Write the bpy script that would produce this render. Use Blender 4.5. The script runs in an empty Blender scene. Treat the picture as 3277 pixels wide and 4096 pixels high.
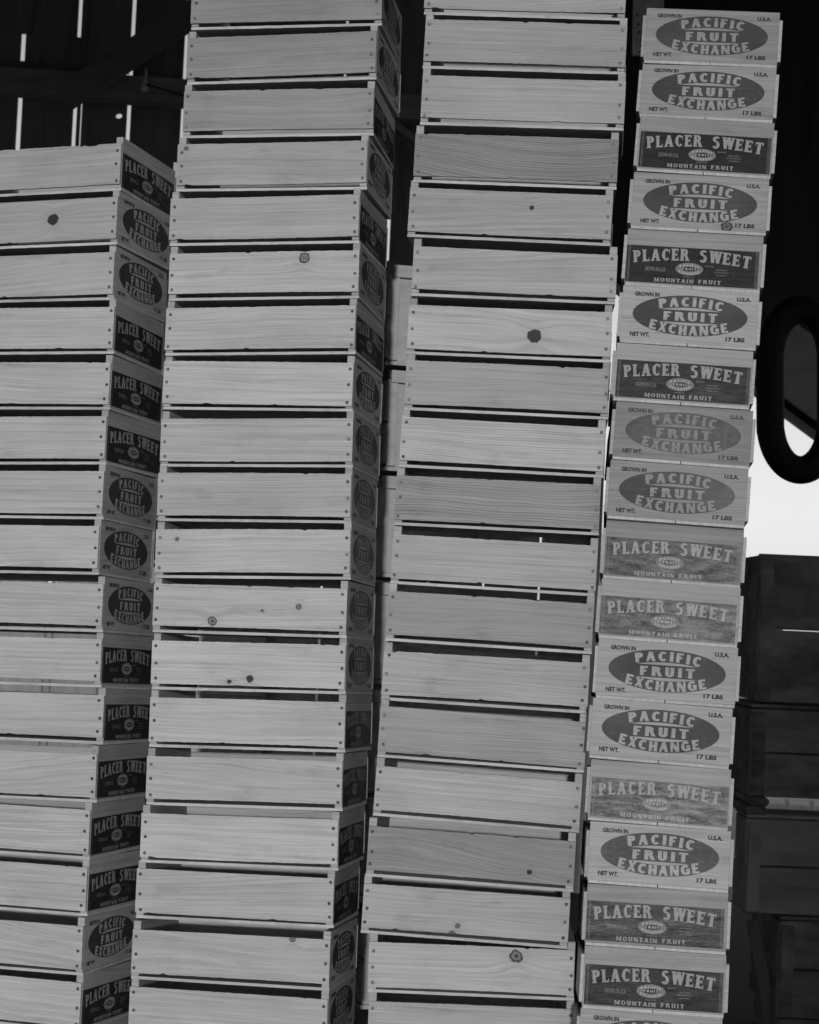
import bpy, bmesh, math, random
from mathutils import Matrix, Vector
random.seed(7)
C = bpy.context.scene.collection
D = bpy.data

# ------------------------------------------------------------------ camera and place, in metres
GROUND = -1.215                     # height of the ground below the camera
H = -GROUND
F = 7487.0                          # focal length in photo pixels (photo 3277 wide)
PITCH, ROLL = 0.0553, 0.04322
fw = Vector((0, math.cos(PITCH), math.sin(PITCH)))
up0 = Vector((0, -math.sin(PITCH), math.cos(PITCH)))
rt0 = Vector((1, 0, 0))
rt = rt0*math.cos(ROLL) + up0*math.sin(ROLL)
up = -rt0*math.sin(ROLL) + up0*math.cos(ROLL)
def at(px, py, Y):
    """point of the place seen at a photo pixel, at a distance Y into the barn"""
    d = fw + rt*(px-1638.5)/F - up*(py-2048)/F
    p = d*(Y/d.y)
    return Vector((p.x, p.y, p.z+H))

# crate sizes (measured from the photograph)
L, W, P = 0.4445, 0.290, 0.12644
TB, T, ET = 0.0066, 0.0067, 0.0166
SZ0, SZ1 = 0.0132, P-0.0175
SUN_E, SKY_S, EXPO = 1.40, 0.11, 0.54
POSES = [
 [[-0.8642,4.4628,0.9377,-0.3052,-0.0337,-0.0212],
[-0.8619,4.4514,0.8119,-0.3176,-0.0266,-0.0154],
[-0.8694,4.4491,0.6844,-0.2859,-0.023,-0.017],
[-0.8683,4.4395,0.5592,-0.259,-0.0323,-0.013],
[-0.8649,4.4398,0.4323,-0.2819,-0.0272,-0.0076],
[-0.8613,4.4488,0.3052,-0.3149,-0.0299,-0.017],
[-0.8669,4.4346,0.1791,-0.2811,-0.0361,-0.0134],
[-0.8695,4.4287,0.0523,-0.2782,-0.0373,-0.0191],
[-0.8533,4.4168,-0.0752,-0.2733,-0.0308,-0.016],
[-0.853,4.4266,-0.2011,-0.2685,-0.0354,-0.021],
[-0.8413,4.4234,-0.3273,-0.2685,-0.0374,-0.0182],
[-0.8437,4.3988,-0.4549,-0.2758,-0.0273,-0.0232],
[-0.8509,4.393,-0.5769,-0.2776,-0.0177,-0.0142],
[-0.8467,4.4021,-0.705,-0.2992,-0.0292,-0.0176],
[-0.8498,4.3832,-0.8314,-0.2846,-0.0198,-0.0208],
[-0.8454,4.3944,-0.9581,-0.3033,-0.0332,-0.013]],
 [[-0.3111,4.3632,1.2001,-0.1795,-0.0353,-0.0199],
[-0.3163,4.3628,1.0734,-0.1548,-0.0309,-0.0182],
[-0.3206,4.358,0.9494,-0.1816,-0.021,-0.0132],
[-0.3288,4.3523,0.8208,-0.2005,-0.0395,-0.0177],
[-0.325,4.346,0.6924,-0.1934,-0.0493,-0.0236],
[-0.3251,4.3441,0.5666,-0.2036,-0.0466,-0.023],
[-0.3256,4.3519,0.4435,-0.2044,-0.0295,-0.0091],
[-0.3219,4.3263,0.3135,-0.1898,-0.0284,-0.0228],
[-0.3215,4.3169,0.1893,-0.1773,-0.0271,-0.022],
[-0.3174,4.2993,0.062,-0.1746,-0.0321,-0.0297],
[-0.318,4.305,-0.0624,-0.1912,-0.0258,-0.0141],
[-0.3143,4.3132,-0.1894,-0.1915,-0.0359,-0.0249],
[-0.311,4.2902,-0.3159,-0.1811,-0.0379,-0.0259],
[-0.3143,4.305,-0.4447,-0.1665,-0.0352,-0.0269],
[-0.3159,4.2793,-0.569,-0.1725,-0.0303,-0.023],
[-0.3224,4.2873,-0.6951,-0.1638,-0.0454,-0.018],
[-0.3225,4.2664,-0.8254,-0.1768,-0.0477,-0.0166],
[-0.3214,4.2741,-0.9499,-0.1747,-0.0305,-0.0173]],
 [[0.2232,4.2066,1.2067,-0.1047,-0.0024,0.0183],
[0.2226,4.1888,1.0791,-0.1031,0.0148,0.0135],
[0.2112,4.2017,0.952,-0.0855,0.0126,0.0141],
[0.2055,4.202,0.8276,-0.1052,0.0038,0.0237],
[0.2142,4.1988,0.6995,-0.0634,0.0152,0.0107],
[0.2152,4.2144,0.5731,-0.1029,0.0134,0.0141],
[0.2133,4.2133,0.448,-0.0865,0.0073,0.0147],
[0.2061,4.2096,0.3212,-0.0799,0.0088,0.0164],
[0.1994,4.2088,0.1947,-0.0666,0.0075,0.0113],
[0.1967,4.21,0.0658,-0.0638,0.0177,0.0204],
[0.1931,4.1907,-0.0594,-0.0746,0.0128,0.0219],
[0.1902,4.2058,-0.1872,-0.0802,0.0173,0.0197],
[0.1865,4.1876,-0.3116,-0.076,0.0127,0.0282],
[0.1851,4.1997,-0.4395,-0.0996,0.0138,0.0306],
[0.1748,4.189,-0.5661,-0.0931,0.0146,0.0208],
[0.167,4.2139,-0.6913,-0.0768,0.012,0.0224],
[0.1845,4.2406,-0.8149,-0.0487,0.0041,-0.0092],
[0.1835,4.2503,-0.9422,-0.0226,0.0055,-0.0034]],
 [[0.6379,4.2554,1.2173,-1.6781,-0.0293,-0.0565],
[0.6385,4.2512,1.0929,-1.7091,-0.0399,-0.0653],
[0.6279,4.2367,0.967,-1.6753,-0.0442,-0.0691],
[0.6167,4.2092,0.8379,-1.6758,-0.0348,-0.057],
[0.6085,4.2077,0.7122,-1.6793,-0.0391,-0.0615],
[0.6012,4.1937,0.5861,-1.6788,-0.0368,-0.0598],
[0.589,4.1839,0.4593,-1.6728,-0.0394,-0.0576],
[0.5892,4.1816,0.3327,-1.657,-0.0399,-0.058],
[0.5851,4.1663,0.2062,-1.6791,-0.0382,-0.056],
[0.5844,4.183,0.0799,-1.6826,-0.0332,-0.0566],
[0.5751,4.148,-0.0467,-1.6804,-0.0303,-0.0579],
[0.5711,4.1443,-0.1725,-1.6685,-0.0287,-0.0599],
[0.5643,4.1392,-0.2987,-1.6777,-0.0343,-0.0612],
[0.5629,4.1264,-0.4251,-1.6706,-0.0263,-0.061],
[0.5627,4.1191,-0.5517,-1.6526,-0.02,-0.0604],
[0.5625,4.1258,-0.6792,-1.6498,-0.0147,-0.0568],
[0.5554,4.1074,-0.8047,-1.6305,-0.0163,-0.0601]],
]
# ------------------------------------------------------------------ materials
class S:
    """a socket with arithmetic"""
    def __init__(s, nt, k): s.nt, s.k = nt, k
    def _m(s, op, *a):
        n = s.nt.nodes.new('ShaderNodeMath'); n.operation = op
        for i, v in enumerate((s,)+a):
            if isinstance(v, S): s.nt.links.new(v.k, n.inputs[i])
            else: n.inputs[i].default_value = v
        return S(s.nt, n.outputs[0])
    def __add__(s, o): return s._m('ADD', o)
    def __sub__(s, o): return s._m('SUBTRACT', o)
    def __mul__(s, o): return s._m('MULTIPLY', o)
    def __truediv__(s, o): return s._m('DIVIDE', o)
    __radd__ = __add__; __rmul__ = __mul__
    def neg(s): return s*(-1.0)
    def one_minus(s): return s*(-1.0)+1.0
    def sin(s): return s._m('SINE')
    def exp(s): return s._m('EXPONENT')
    def sqrt(s): return s._m('SQRT')
    def abs(s): return s._m('ABSOLUTE')
    def max(s, o): return s._m('MAXIMUM', o)
    def min(s, o): return s._m('MINIMUM', o)
    def step(s, a, b):
        n = s.nt.nodes.new('ShaderNodeMapRange'); n.interpolation_type = 'SMOOTHSTEP'
        s.nt.links.new(s.k, n.inputs[0]); n.inputs[1].default_value = a; n.inputs[2].default_value = b
        return S(s.nt, n.outputs[0])
def vec(nt, x, y, z):
    n = nt.nodes.new('ShaderNodeCombineXYZ')
    for i, v in enumerate((x, y, z)):
        if isinstance(v, S): nt.links.new(v.k, n.inputs[i])
        else: n.inputs[i].default_value = v
    return n.outputs[0]
def noise(nt, v, scale=1.0, detail=2.0, rough=0.5, dist=0.0):
    n = nt.nodes.new('ShaderNodeTexNoise'); n.noise_dimensions = '3D'
    nt.links.new(v, n.inputs['Vector']); n.inputs['Scale'].default_value = scale
    n.inputs['Detail'].default_value = detail; n.inputs['Roughness'].default_value = rough
    n.inputs['Distortion'].default_value = dist
    return S(nt, n.outputs['Fac'])
def attr(nt, name):
    n = nt.nodes.new('ShaderNodeAttribute'); n.attribute_type = 'OBJECT'; n.attribute_name = name
    return n
def coords(nt):
    tc = nt.nodes.new('ShaderNodeTexCoord'); sp = nt.nodes.new('ShaderNodeSeparateXYZ')
    nt.links.new(tc.outputs['Object'], sp.inputs[0])
    return [S(nt, sp.outputs[i]) for i in range(3)]
def newmat(name):
    m = D.materials.new(name); m.use_nodes = True
    nt = m.node_tree; b = nt.nodes['Principled BSDF']
    return m, nt, b
def grey(nt, b, val, inp='Base Color'):
    nt.links.new(vec(nt, val, val, val), b.inputs[inp])
def bump(nt, b, h, dist, strength=1.0):
    n = nt.nodes.new('ShaderNodeBump'); n.inputs['Distance'].default_value = dist
    n.inputs['Strength'].default_value = strength
    nt.links.new(h.k, n.inputs['Height']); nt.links.new(n.outputs[0], b.inputs['Normal'])

def wood(name, along, across, base=0.345, knots=False, printed=None, rough=0.62):
    """sawn pine: streaks and flecks along the board, growth rings that bend round knots"""
    m, nt, b = newmat(name)
    c = coords(nt); u, w = c[along], c[across]
    v = c[3-along-across]
    seed = S(nt, attr(nt, 'seed').outputs['Fac'])
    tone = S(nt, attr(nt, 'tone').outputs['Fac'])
    stripe = S(nt, attr(nt, 'stripe').outputs['Fac'])
    so = seed*17.31
    n1 = noise(nt, vec(nt, u*2.2+so, w*9.0+so*0.7, v*3.0+so), 1.0, 2.0)
    n2 = noise(nt, vec(nt, u*0.9+so*1.7, so, w*2.5), 1.0, 1.0)
    wavy = S(nt, attr(nt, 'wavy').outputs['Fac'])
    f = w + (n1-0.5)*wavy*0.020 + (n2-0.5)*wavy*0.055
    core = None
    fill = S(nt, attr(nt, 'knot_fill').outputs['Fac'])*0.42+0.34
    if knots:
        for a in ('knot_a', 'knot_b', 'knot_c'):
            at_ = attr(nt, a); sp = nt.nodes.new('ShaderNodeSeparateXYZ')
            nt.links.new(at_.outputs['Vector'], sp.inputs[0])
            ku, kw, kr = (S(nt, sp.outputs[i]) for i in range(3))
            r = kr.max(0.0001)
            du, dw = u-ku, w-kw
            au, aw = du/(r*3.0), dw/(r*1.7)
            g = ((au*au + aw*aw)*(-1.0)).exp()
            f = f + dw*g*1.6
            hal = (((du/(r*2.2))*(du/(r*2.2)) + (dw/(r*1.9))*(dw/(r*1.9)))*(-1.0)).exp()
            wob = (noise(nt, vec(nt, u*90.0, w*90.0, so), 1.0, 3.0)-0.5)*0.8
            d = (du*du + dw*dw*1.15).sqrt()/r + wob
            inside = d.step(1.10, 0.84)
            edge = ((d-0.86)*(d-0.86)*(-45.0)).exp()
            rings = ((d*17.0).sin()*0.5+0.5)*0.16 + (noise(nt, vec(nt, u*400.0, w*400.0, so), 1.0, 3.0)-0.5)*0.30
            dark = inside*(fill+rings) + edge*0.50 + ((d/0.32)*(d/0.32)*(-1.0)).exp()*0.35
            dark = (dark + hal*0.10)*(kr*1e5).min(1.0)
            core = dark if core is None else core.max(dark)
    ring = noise(nt, vec(nt, u*1.3+so, f*140.0, so*1.3), 1.0, 3.0, 0.65)
    fine = noise(nt, vec(nt, u*9.0+so, f*420.0, so), 1.0, 2.0, 0.6)
    lines = ((f*1150.0 + n1*4.0).sin()*0.5+0.5)
    lines = lines*lines*stripe
    fleck = noise(nt, vec(nt, u*70.0+so, w*900.0, v*70.0), 1.0, 1.0).step(0.66, 0.80)
    blot = noise(nt, vec(nt, u*5.0+so*2.1, w*8.0+so, v*8.0), 1.0, 3.0)
    stain = noise(nt, vec(nt, u*9.0+so*3.3, w*26.0+so*1.9, v*9.0+so), 1.0, 4.0, 0.6).step(0.56, 0.74)
    scr = noise(nt, vec(nt, u*22.0+w*60.0+so, w*500.0-u*90.0, so), 1.0, 1.0).step(0.74, 0.80)
    val = (ring-0.5)*0.75 + (fine-0.5)*0.50 + (blot-0.5)*0.34 + 1.0 - lines*0.34 - fleck*0.22 - stain*0.13 + scr*0.07
    if core is not None: val = val*(core.min(0.90).one_minus())
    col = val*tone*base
    if printed is not None:                       # ink rolled thinly over the grain
        wa = S(nt, attr(nt, 'wear').outputs['Fac'])
        wear = (noise(nt, vec(nt, u*60.0+so, w*110.0, so), 1.0, 4.0, 0.7) + wa*0.10).step(0.58, 0.76)
        rub = (noise(nt, vec(nt, u*190.0+so, w*9.0, so), 1.0, 2.0, 0.6) + (noise(nt, vec(nt, u*9.0+so, w*4.0, so*2.0), 1.0, 1.0)-0.5)*0.8 + wa*0.10).step(0.72, 0.84)
        wear = wear.max(rub*wa.min(1.0))
        thin = (ring-0.5)*0.35+1.0
        col = (thin*printed)*(wear*(-0.45)+1.0) + wear*0.045
    grey(nt, b, col.max(0.01))
    b.inputs['Roughness'].default_value = rough
    if printed is None: b.inputs['Specular IOR Level'].default_value = 0.12
    else:
        gl = S(nt, attr(nt, 'gloss').outputs['Fac'])*((blot-0.5)*3.0+1.0).max(0.1)*0.22
        nt.links.new(gl.k, b.inputs['Specular IOR Level'])
    bump(nt, b, fine*0.6+ring*0.6+blot*0.3, 0.0006, 0.7)
    return m

M = {}
M['long'] = wood('pine_along', 0, 2, knots=True)
M['flat'] = wood('pine_slat', 0, 1)
M['cross'] = wood('pine_end', 1, 2, base=0.30, knots=True)
M['ink'] = wood('emblem_ink', 1, 2, printed=0.042, rough=0.42)
M['stencil'] = wood('stencil_ink', 1, 2, printed=0.035, rough=0.6)

def paper(name, val, rough, crinkle=1.0):
    m, nt, b = newmat(name)
    c = coords(nt); seed = S(nt, attr(nt, 'seed').outputs['Fac'])*9.7
    n = noise(nt, vec(nt, c[0]+seed, c[1]*1.0+seed, c[2]*2.2), 130.0, 4.0, 0.65)
    big = noise(nt, vec(nt, c[0]+seed, c[1]+seed, c[2]*5.0), 18.0, 3.0, 0.6)
    scuff = (noise(nt, vec(nt, seed, c[1]*2.0+seed, c[2]*9.0), 40.0, 5.0, 0.75) + S(nt, attr(nt, 'wear').outputs['Fac'])*0.05).step(0.62, 0.72)
    grey(nt, b, (n-0.5)*val*0.5 + (big-0.5)*val*0.4 + val + scuff*0.06)
    b.inputs['Roughness'].default_value = rough
    gl = S(nt, attr(nt, 'gloss').outputs['Fac'])*((big-0.5)*3.2+1.0+(n-0.5)*1.5).max(0.15)*0.20
    nt.links.new(gl.k, b.inputs['Specular IOR Level'])
    bump(nt, b, n*0.35+big*0.8, 0.0007*crinkle, 0.6)
    return m
M['paper'] = paper('label_paper', 0.024, 0.32)
M['letter'] = paper('label_letter', 0.25, 0.45)
M['shadow'] = paper('label_shadow', 0.012, 0.45)
M['pale'] = paper('label_pale', 0.16, 0.45)
M['dim'] = paper('label_dim', 0.20, 0.45)
M['bright'] = paper('label_bright', 0.38, 0.45)

def plain(name, val, rough=0.8, metal=0.0, scale=20.0, amp=0.5, stretch=(1, 1, 1), bmp=0.002):
    m, nt, b = newmat(name)
    c = coords(nt); seed = S(nt, attr(nt, 'seed').outputs['Fac'])*5.3
    v = vec(nt, c[0]*stretch[0]+seed, c[1]*stretch[1]+seed, c[2]*stretch[2]+seed)
    n = noise(nt, v, scale, 5.0, 0.65); n2 = noise(nt, v, scale*0.23, 3.0, 0.6)
    grey(nt, b, ((n-0.5)*amp + (n2-0.5)*amp*1.3 + 1.0).max(0.05)*val)
    b.inputs['Roughness'].default_value = rough; b.inputs['Metallic'].default_value = metal
    bump(nt, b, n, bmp, 0.6)
    return m
M['nail'] = plain('nail_metal', 0.07, 0.5, 0.7, 300.0, 0.6, bmp=0.0003)
M['hole'] = plain('nail_dent', 0.09, 0.8, 0.0, 300.0, 0.4, bmp=0.0)
M['barn'] = plain('barn_plank', 0.20, 0.9, 0.0, 6.0, 0.8, (6, 6, 0.6))
M['beam'] = plain('barn_beam', 0.27, 0.9, 0.0, 8.0, 0.8, (0.7, 3, 5))
M['rafter'] = plain('rafter_wood', 0.30, 0.85, 0.0, 8.0, 0.5, (1, 3, 3))
M['box'] = plain('weathered_board', 0.22, 0.85, 0.0, 18.0, 1.6, (0.8, 2, 2.2), 0.004)
M['brace'] = plain('brace_wood', 0.17, 0.9, 0.0, 8.0, 0.8, (0.7, 3, 5))
M['hung'] = plain('hung_board', 0.70, 0.85, 0.0, 12.0, 0.6, (3, 3, 1))
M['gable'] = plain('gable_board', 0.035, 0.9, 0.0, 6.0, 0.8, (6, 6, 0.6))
M['pale_'] = plain('sunlit_white', 0.80, 0.9, 0.0, 12.0, 0.3)
M['box2'] = plain('worn_board', 0.36, 0.85, 0.0, 9.0, 1.0, (0.8, 2, 2.6), 0.004)
M['lug'] = plain('lug_board', 0.34, 0.75, 0.0, 30.0, 0.35, (1, 1, 4))
M['rubber'] = plain('black_rubber', 0.006, 0.7, 0.0, 30.0, 0.4)
M['ceramic'] = plain('old_ceramic', 0.65, 0.5, 0.0, 30.0, 0.4)
M['dirt'] = plain('dry_dirt', 0.46, 0.95, 0.0, 3.0, 0.6, (1, 1, 1), 0.02)
M['floor'] = plain('shaded_floor', 0.05, 0.95, 0.0, 4.0, 0.6)
M['roof'] = plain('roof_board', 0.03, 0.9, 0.0, 6.0, 0.6, (4, 0.5, 4))
# ------------------------------------------------------------------ mesh helpers
def bx(bm, x0, x1, y0, y1, z0, z1, mat=0, bev=0.0):
    vs = [bm.verts.new((x, y, z)) for x in (x0, x1) for y in (y0, y1) for z in (z0, z1)]
    idx = ((0, 1, 3, 2), (4, 6, 7, 5), (0, 4, 5, 1), (2, 3, 7, 6), (0, 2, 6, 4), (1, 5, 7, 3))
    fs = [bm.faces.new([vs[i] for i in f]) for f in idx]
    for f in fs: f.material_index = mat
    if bev:
        es = list({e for f in fs for e in f.edges})
        bmesh.ops.bevel(bm, geom=es, offset=bev, segments=1, affect='EDGES')
    return vs
def beam(bm, a, b, wd, th, side=Vector((0, 1, 0)), mat=0):
    """a squared timber from a to b: wd across, th along 'side'"""
    ax = (b-a).normalized(); s = (side-ax*side.dot(ax)).normalized(); w = ax.cross(s)
    vs = []
    for p in (a, b):
        for i, j in ((-1, -1), (1, -1), (1, 1), (-1, 1)):
            vs.append(bm.verts.new(p + w*(i*wd/2) + s*(j*th/2)))
    for f in ((0, 1, 2, 3), (7, 6, 5, 4), (0, 4, 5, 1), (1, 5, 6, 2), (2, 6, 7, 3), (3, 7, 4, 0)):
        bm.faces.new([vs[i] for i in f]).material_index = mat
def tube(bm, pts, r, n=12, mat=0, closed=False):
    rings = []
    N = len(pts)
    for i, p in enumerate(pts):
        if closed: t = (pts[(i+1) % N]-pts[i-1]).normalized()
        else: t = (pts[min(i+1, N-1)]-pts[max(i-1, 0)]).normalized()
        ref = Vector((0, 1, 0)) if abs(t.y) < 0.9 else Vector((1, 0, 0))
        a = t.cross(ref).normalized(); b = t.cross(a)
        rr = r[i] if isinstance(r, (list, tuple)) else r
        rings.append([bm.verts.new(p + a*math.cos(2*math.pi*k/n)*rr + b*math.sin(2*math.pi*k/n)*rr) for k in range(n)])
    for i in range(N if closed else N-1):
        A, B = rings[i], rings[(i+1) % N]
        for k in range(n):
            f = bm.faces.new((A[k], A[(k+1) % n], B[(k+1) % n], B[k])); f.material_index = mat; f.smooth = True
    if not closed:
        bm.faces.new(rings[0][::-1]).material_index = mat; bm.faces.new(rings[-1]).material_index = mat
def mesh(name, bm, mats):
    bmesh.ops.recalc_face_normals(bm, faces=bm.faces)
    me = D.meshes.new(name); bm.to_mesh(me); bm.free()
    for m in mats: me.materials.append(m)
    return me
def link(name, me, parent=None, seed=None, tone=1.0, stripe=0.0):
    o = D.objects.new(name, me); C.objects.link(o)
    if parent is not None: o.parent = parent
    o['seed'] = random.random() if seed is None else seed
    o['tone'] = tone; o['stripe'] = stripe; o['wavy'] = random.choice([.4, .7, 1.0, 1.4, 2.2, 3.0]); o['gloss'] = .45
    return o
def obj(name, bm, mats, parent=None, seed=None):
    return link(name, mesh(name, bm, mats if isinstance(mats, list) else [mats]), parent, seed)
def tag(o, label, cat, group=None):
    o['label'] = label; o['category'] = cat
    if group: o['group'] = group
    return o
def empty(name, loc, label, cat, group=None, rot=None):
    o = D.objects.new(name, None); C.objects.link(o); o.location = loc
    o.empty_display_size = 0.1
    if rot is not None: o.rotation_euler = rot
    return tag(o, label, cat, group)

# ------------------------------------------------------------------ cut letters (stroke font)
def glyph(ch, T_, t, serif):
    """strokes of a letter: list of polygons in a box about 0.75 wide and 1 high; returns polys, width"""
    out = []
    def q(*p): out.append(list(p))
    def v(x, y0=0.0, y1=1.0, s0=True, s1=True, th=None):
        th = th or T_
        q((x, y0), (x+th, y0), (x+th, y1), (x, y1))
        if serif:
            e = 0.085; h = 0.085
            if s0: q((x-e, y0), (x+th+e, y0), (x+th+e*0.6, y0+h), (x-e*0.6, y0+h))
            if s1: q((x-e, y1-h), (x+th+e, y1-h), (x+th+e, y1), (x-e, y1))
    def h(x0, x1, y, th=None):
        th = th or t
        q((x0, y), (x1, y), (x1, y+th), (x0, y+th))
    def tip(x, y0, y1):
        if serif: q((x-t*0.9, y0), (x, y0), (x, y1), (x-t*0.5, y1))
    def d(x0, y0, x1, y1, th):
        q((x0, y0), (x0+th, y0), (x1+th, y1), (x1, y1))
    def foot(x, y, th):
        if serif:
            e = 0.07; hh = 0.08
            yy = y if y < 0.5 else y-hh
            q((x-e, yy), (x+th+e, yy), (x+th+e, yy+hh), (x-e, yy+hh))
    def arc(cx, cy, rx, ry, a0, a1, n=14):
        P0 = []
        for i in range(n+1):
            a = math.radians(a0+(a1-a0)*i/n); P0.append((math.cos(a), math.sin(a)))
        for i in range(n):
            c0, s0 = P0[i]; c1, s1 = P0[i+1]
            q((cx+rx*c0, cy+ry*s0), (cx+rx*c1, cy+ry*s1), (cx+(rx-T_)*c1, cy+(ry-t)*s1), (cx+(rx-T_)*c0, cy+(ry-t)*s0))
    w = 0.72
    if ch in 'PR':
        v(0); yb = 0.44 if ch == 'P' else 0.47
        h(T_*0.5, 0.36, 1-t); h(T_*0.5, 0.36, yb)
        cy = (1+yb)/2; arc(0.36, cy, 0.31, 1-cy, -90, 90); w = 0.67
        if ch == 'R': d(0.54, 0, 0.30, yb+t*0.5, T_); foot(0.54, 0, T_*0.8); w = 0.76
    elif ch == 'A':
        d(0.0, 0, 0.40-T_*0.5, 1, T_*0.72); d(0.80-T_, 0, 0.40-T_*0.5, 1, T_); h(0.16, 0.64, 0.26); w = 0.80
        foot(0, 0, T_*0.72); foot(0.80-T_, 0, T_)
    elif ch in 'CG':
        arc(0.40, 0.5, 0.40, 0.5, 42, 318, 22); w = 0.74
        if serif: q((0.66, 0.62), (0.74, 0.62), (0.74, 1.0), (0.68, 0.92))
        if ch == 'G': h(0.44, 0.78, 0.40); v(0.78-T_, 0.06, 0.42, False, False); w = 0.78
    elif ch in 'EF':
        v(0); h(T_*0.5, 0.60, 1-t); h(T_*0.5, 0.50, 0.5-t/2)
        if ch == 'E': h(T_*0.5, 0.62, 0)
        if serif:
            q((0.52, 0.74), (0.60, 0.74), (0.60, 1.0), (0.54, 1.0)); q((0.44, 0.36), (0.50, 0.36), (0.50, 0.66), (0.44, 0.66))
            if ch == 'E': q((0.56, 0), (0.64, 0), (0.64, 0.28), (0.56, 0.28))
        w = 0.63
    elif ch == 'H': v(0); v(0.72-T_); h(T_*0.5, 0.72-T_*0.5, 0.5-t/2); w = 0.72
    elif ch == 'I': v(0); w = T_
    elif ch == 'L':
        v(0); h(T_*0.5, 0.58, 0); w = 0.60
        if serif: q((0.52, 0), (0.60, 0), (0.60, 0.30), (0.54, 0.30))
    elif ch == 'M':
        v(0, th=T_*0.7); v(0.95-T_, th=T_); d(0.475-T_*0.4, 0.12, 0.02, 1, T_*0.8); d(0.475-T_*0.4, 0.12, 0.93-T_*0.8, 1, T_*0.8); w = 0.95
    elif ch == 'N': v(0, th=T_*0.75); v(0.76-T_*0.75, th=T_*0.75); d(0.76-T_, 0, 0, 1, T_); w = 0.76
    elif ch == 'O': arc(0.42, 0.5, 0.42, 0.5, 0, 360, 28); w = 0.84
    elif ch == 'S':
        arc(0.32, 0.735, 0.32, 0.265, 25, 270, 16); arc(0.32, 0.265+t*0.0, 0.33, 0.265+t*0.5, -155, 90, 16); w = 0.65
    elif ch == 'T':
        v(0.36-T_/2); h(0, 0.72, 1-t)
        if serif: q((0, 0.72), (0.06, 0.72), (0.09, 1), (0, 1)); q((0.66, 0.72), (0.72, 0.72), (0.72, 1), (0.63, 1))
        w = 0.72
    elif ch == 'U':
        v(0, 0.33, 1, False, True); v(0.72-T_, 0.33, 1, False, True); arc(0.36, 0.34, 0.36, 0.34, 180, 360); w = 0.72
    elif ch == 'W':
        d(0.18, 0, 0, 1, T_); d(0.18, 0, 0.44-T_*0.1, 1, T_*0.75); d(0.62, 0, 0.42, 1, T_); d(0.66, 0, 0.86, 1, T_*0.7); w = 1.0
        foot(0, 1, T_); foot(0.84, 1, T_*0.7)
    elif ch == 'X':
        d(0, 0, 0.74-T_*0.8, 1, T_*0.8); d(0.74-T_, 0, 0, 1, T_); w = 0.74
        foot(0, 0, T_*.7); foot(0.74-T_, 0, T_); foot(0, 1, T_); foot(0.72-T_, 1, T_*.7)
    return out, w
def cut_text(bm, s, x0, x1, hgt, base, place, mat, T_=0.22, t=0.15, serif=False, gap=0.16, lift=0.0):
    """letters of s spread from x0 to x1 on the curve base(x); place(u, v, lift) gives the point"""
    items = []; tot = 0
    for ch in s:
        if ch == ' ': items.append((None, 0.55)); tot += 0.55; continue
        g, w = glyph(ch, T_, t, serif); items.append((g, w)); tot += w+gap
    tot -= gap
    k = (x1-x0)/tot; cx = x0; n = 0
    for g, w in items:
        if g is None: cx += 0.55*k; continue
        xm = cx+w*k/2; e = 1e-4
        sl = (base(xm+e)-base(xm-e))/(2*e)*0.75; yb = base(xm)
        for poly in g:
            vs = []
            for (px, py) in poly:
                dx = px*k-w*k/2; dy = py*hgt
                vs.append(bm.verts.new(place(xm+dx-dy*sl, yb+dy+dx*sl, lift+0.000012*(n % 9))))
            n += 1
            bm.faces.new(vs).material_index = mat
        cx += (w+gap)*k
def flat_poly(bm, pts, place, lift, mat):
    bm.faces.new([bm.verts.new(place(x, y, lift)) for x, y in pts]).material_index = mat
def oval(cx, cy, rx, ry, n=48): return [(cx+rx*math.cos(2*math.pi*i/n), cy+ry*math.sin(2*math.pi*i/n)) for i in range(n)]
def lens(cx, y, hw, h, n=18):
    """flat on one side, bowed by h on the other"""
    a = [(cx-hw+2*hw*i/n, y) for i in range(n+1)]
    b = [(cx+hw-2*hw*i/n, y+h*(1-((hw-2*hw*i/n)/hw)**2)) for i in range(1, n)]
    return a+b
_fonts = {}
def plain_text(bm, s, x0, x1, y0, hgt, place, lift, mat, bold=0.0):
    """small stencil or type lines, from Blender's own built-in lettering"""
    key = (s, bold)
    if key not in _fonts:
        cu = D.curves.new('type', 'FONT'); cu.body = s; cu.size = 1.0; cu.resolution_u = 2; cu.offset = bold
        o = D.objects.new('type', cu); C.objects.link(o)
        me = o.to_mesh(); vs = [tuple(v.co) for v in me.vertices]; fs = [tuple(p.vertices) for p in me.polygons]
        o.to_mesh_clear(); D.objects.remove(o); D.curves.remove(cu)
        _fonts[key] = (vs, fs)
    vs, fs = _fonts[key]
    xa = min(v[0] for v in vs); xb = max(v[0] for v in vs); ya = min(v[1] for v in vs); yb = max(v[1] for v in vs)
    nv = [bm.verts.new(place(x0+(v[0]-xa)/(xb-xa)*(x1-x0), y0+(v[1]-ya)/(yb-ya)*hgt, lift)) for v in vs]
    for f in fs:
        try: bm.faces.new([nv[i] for i in f]).material_index = mat
        except ValueError: pass
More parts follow.
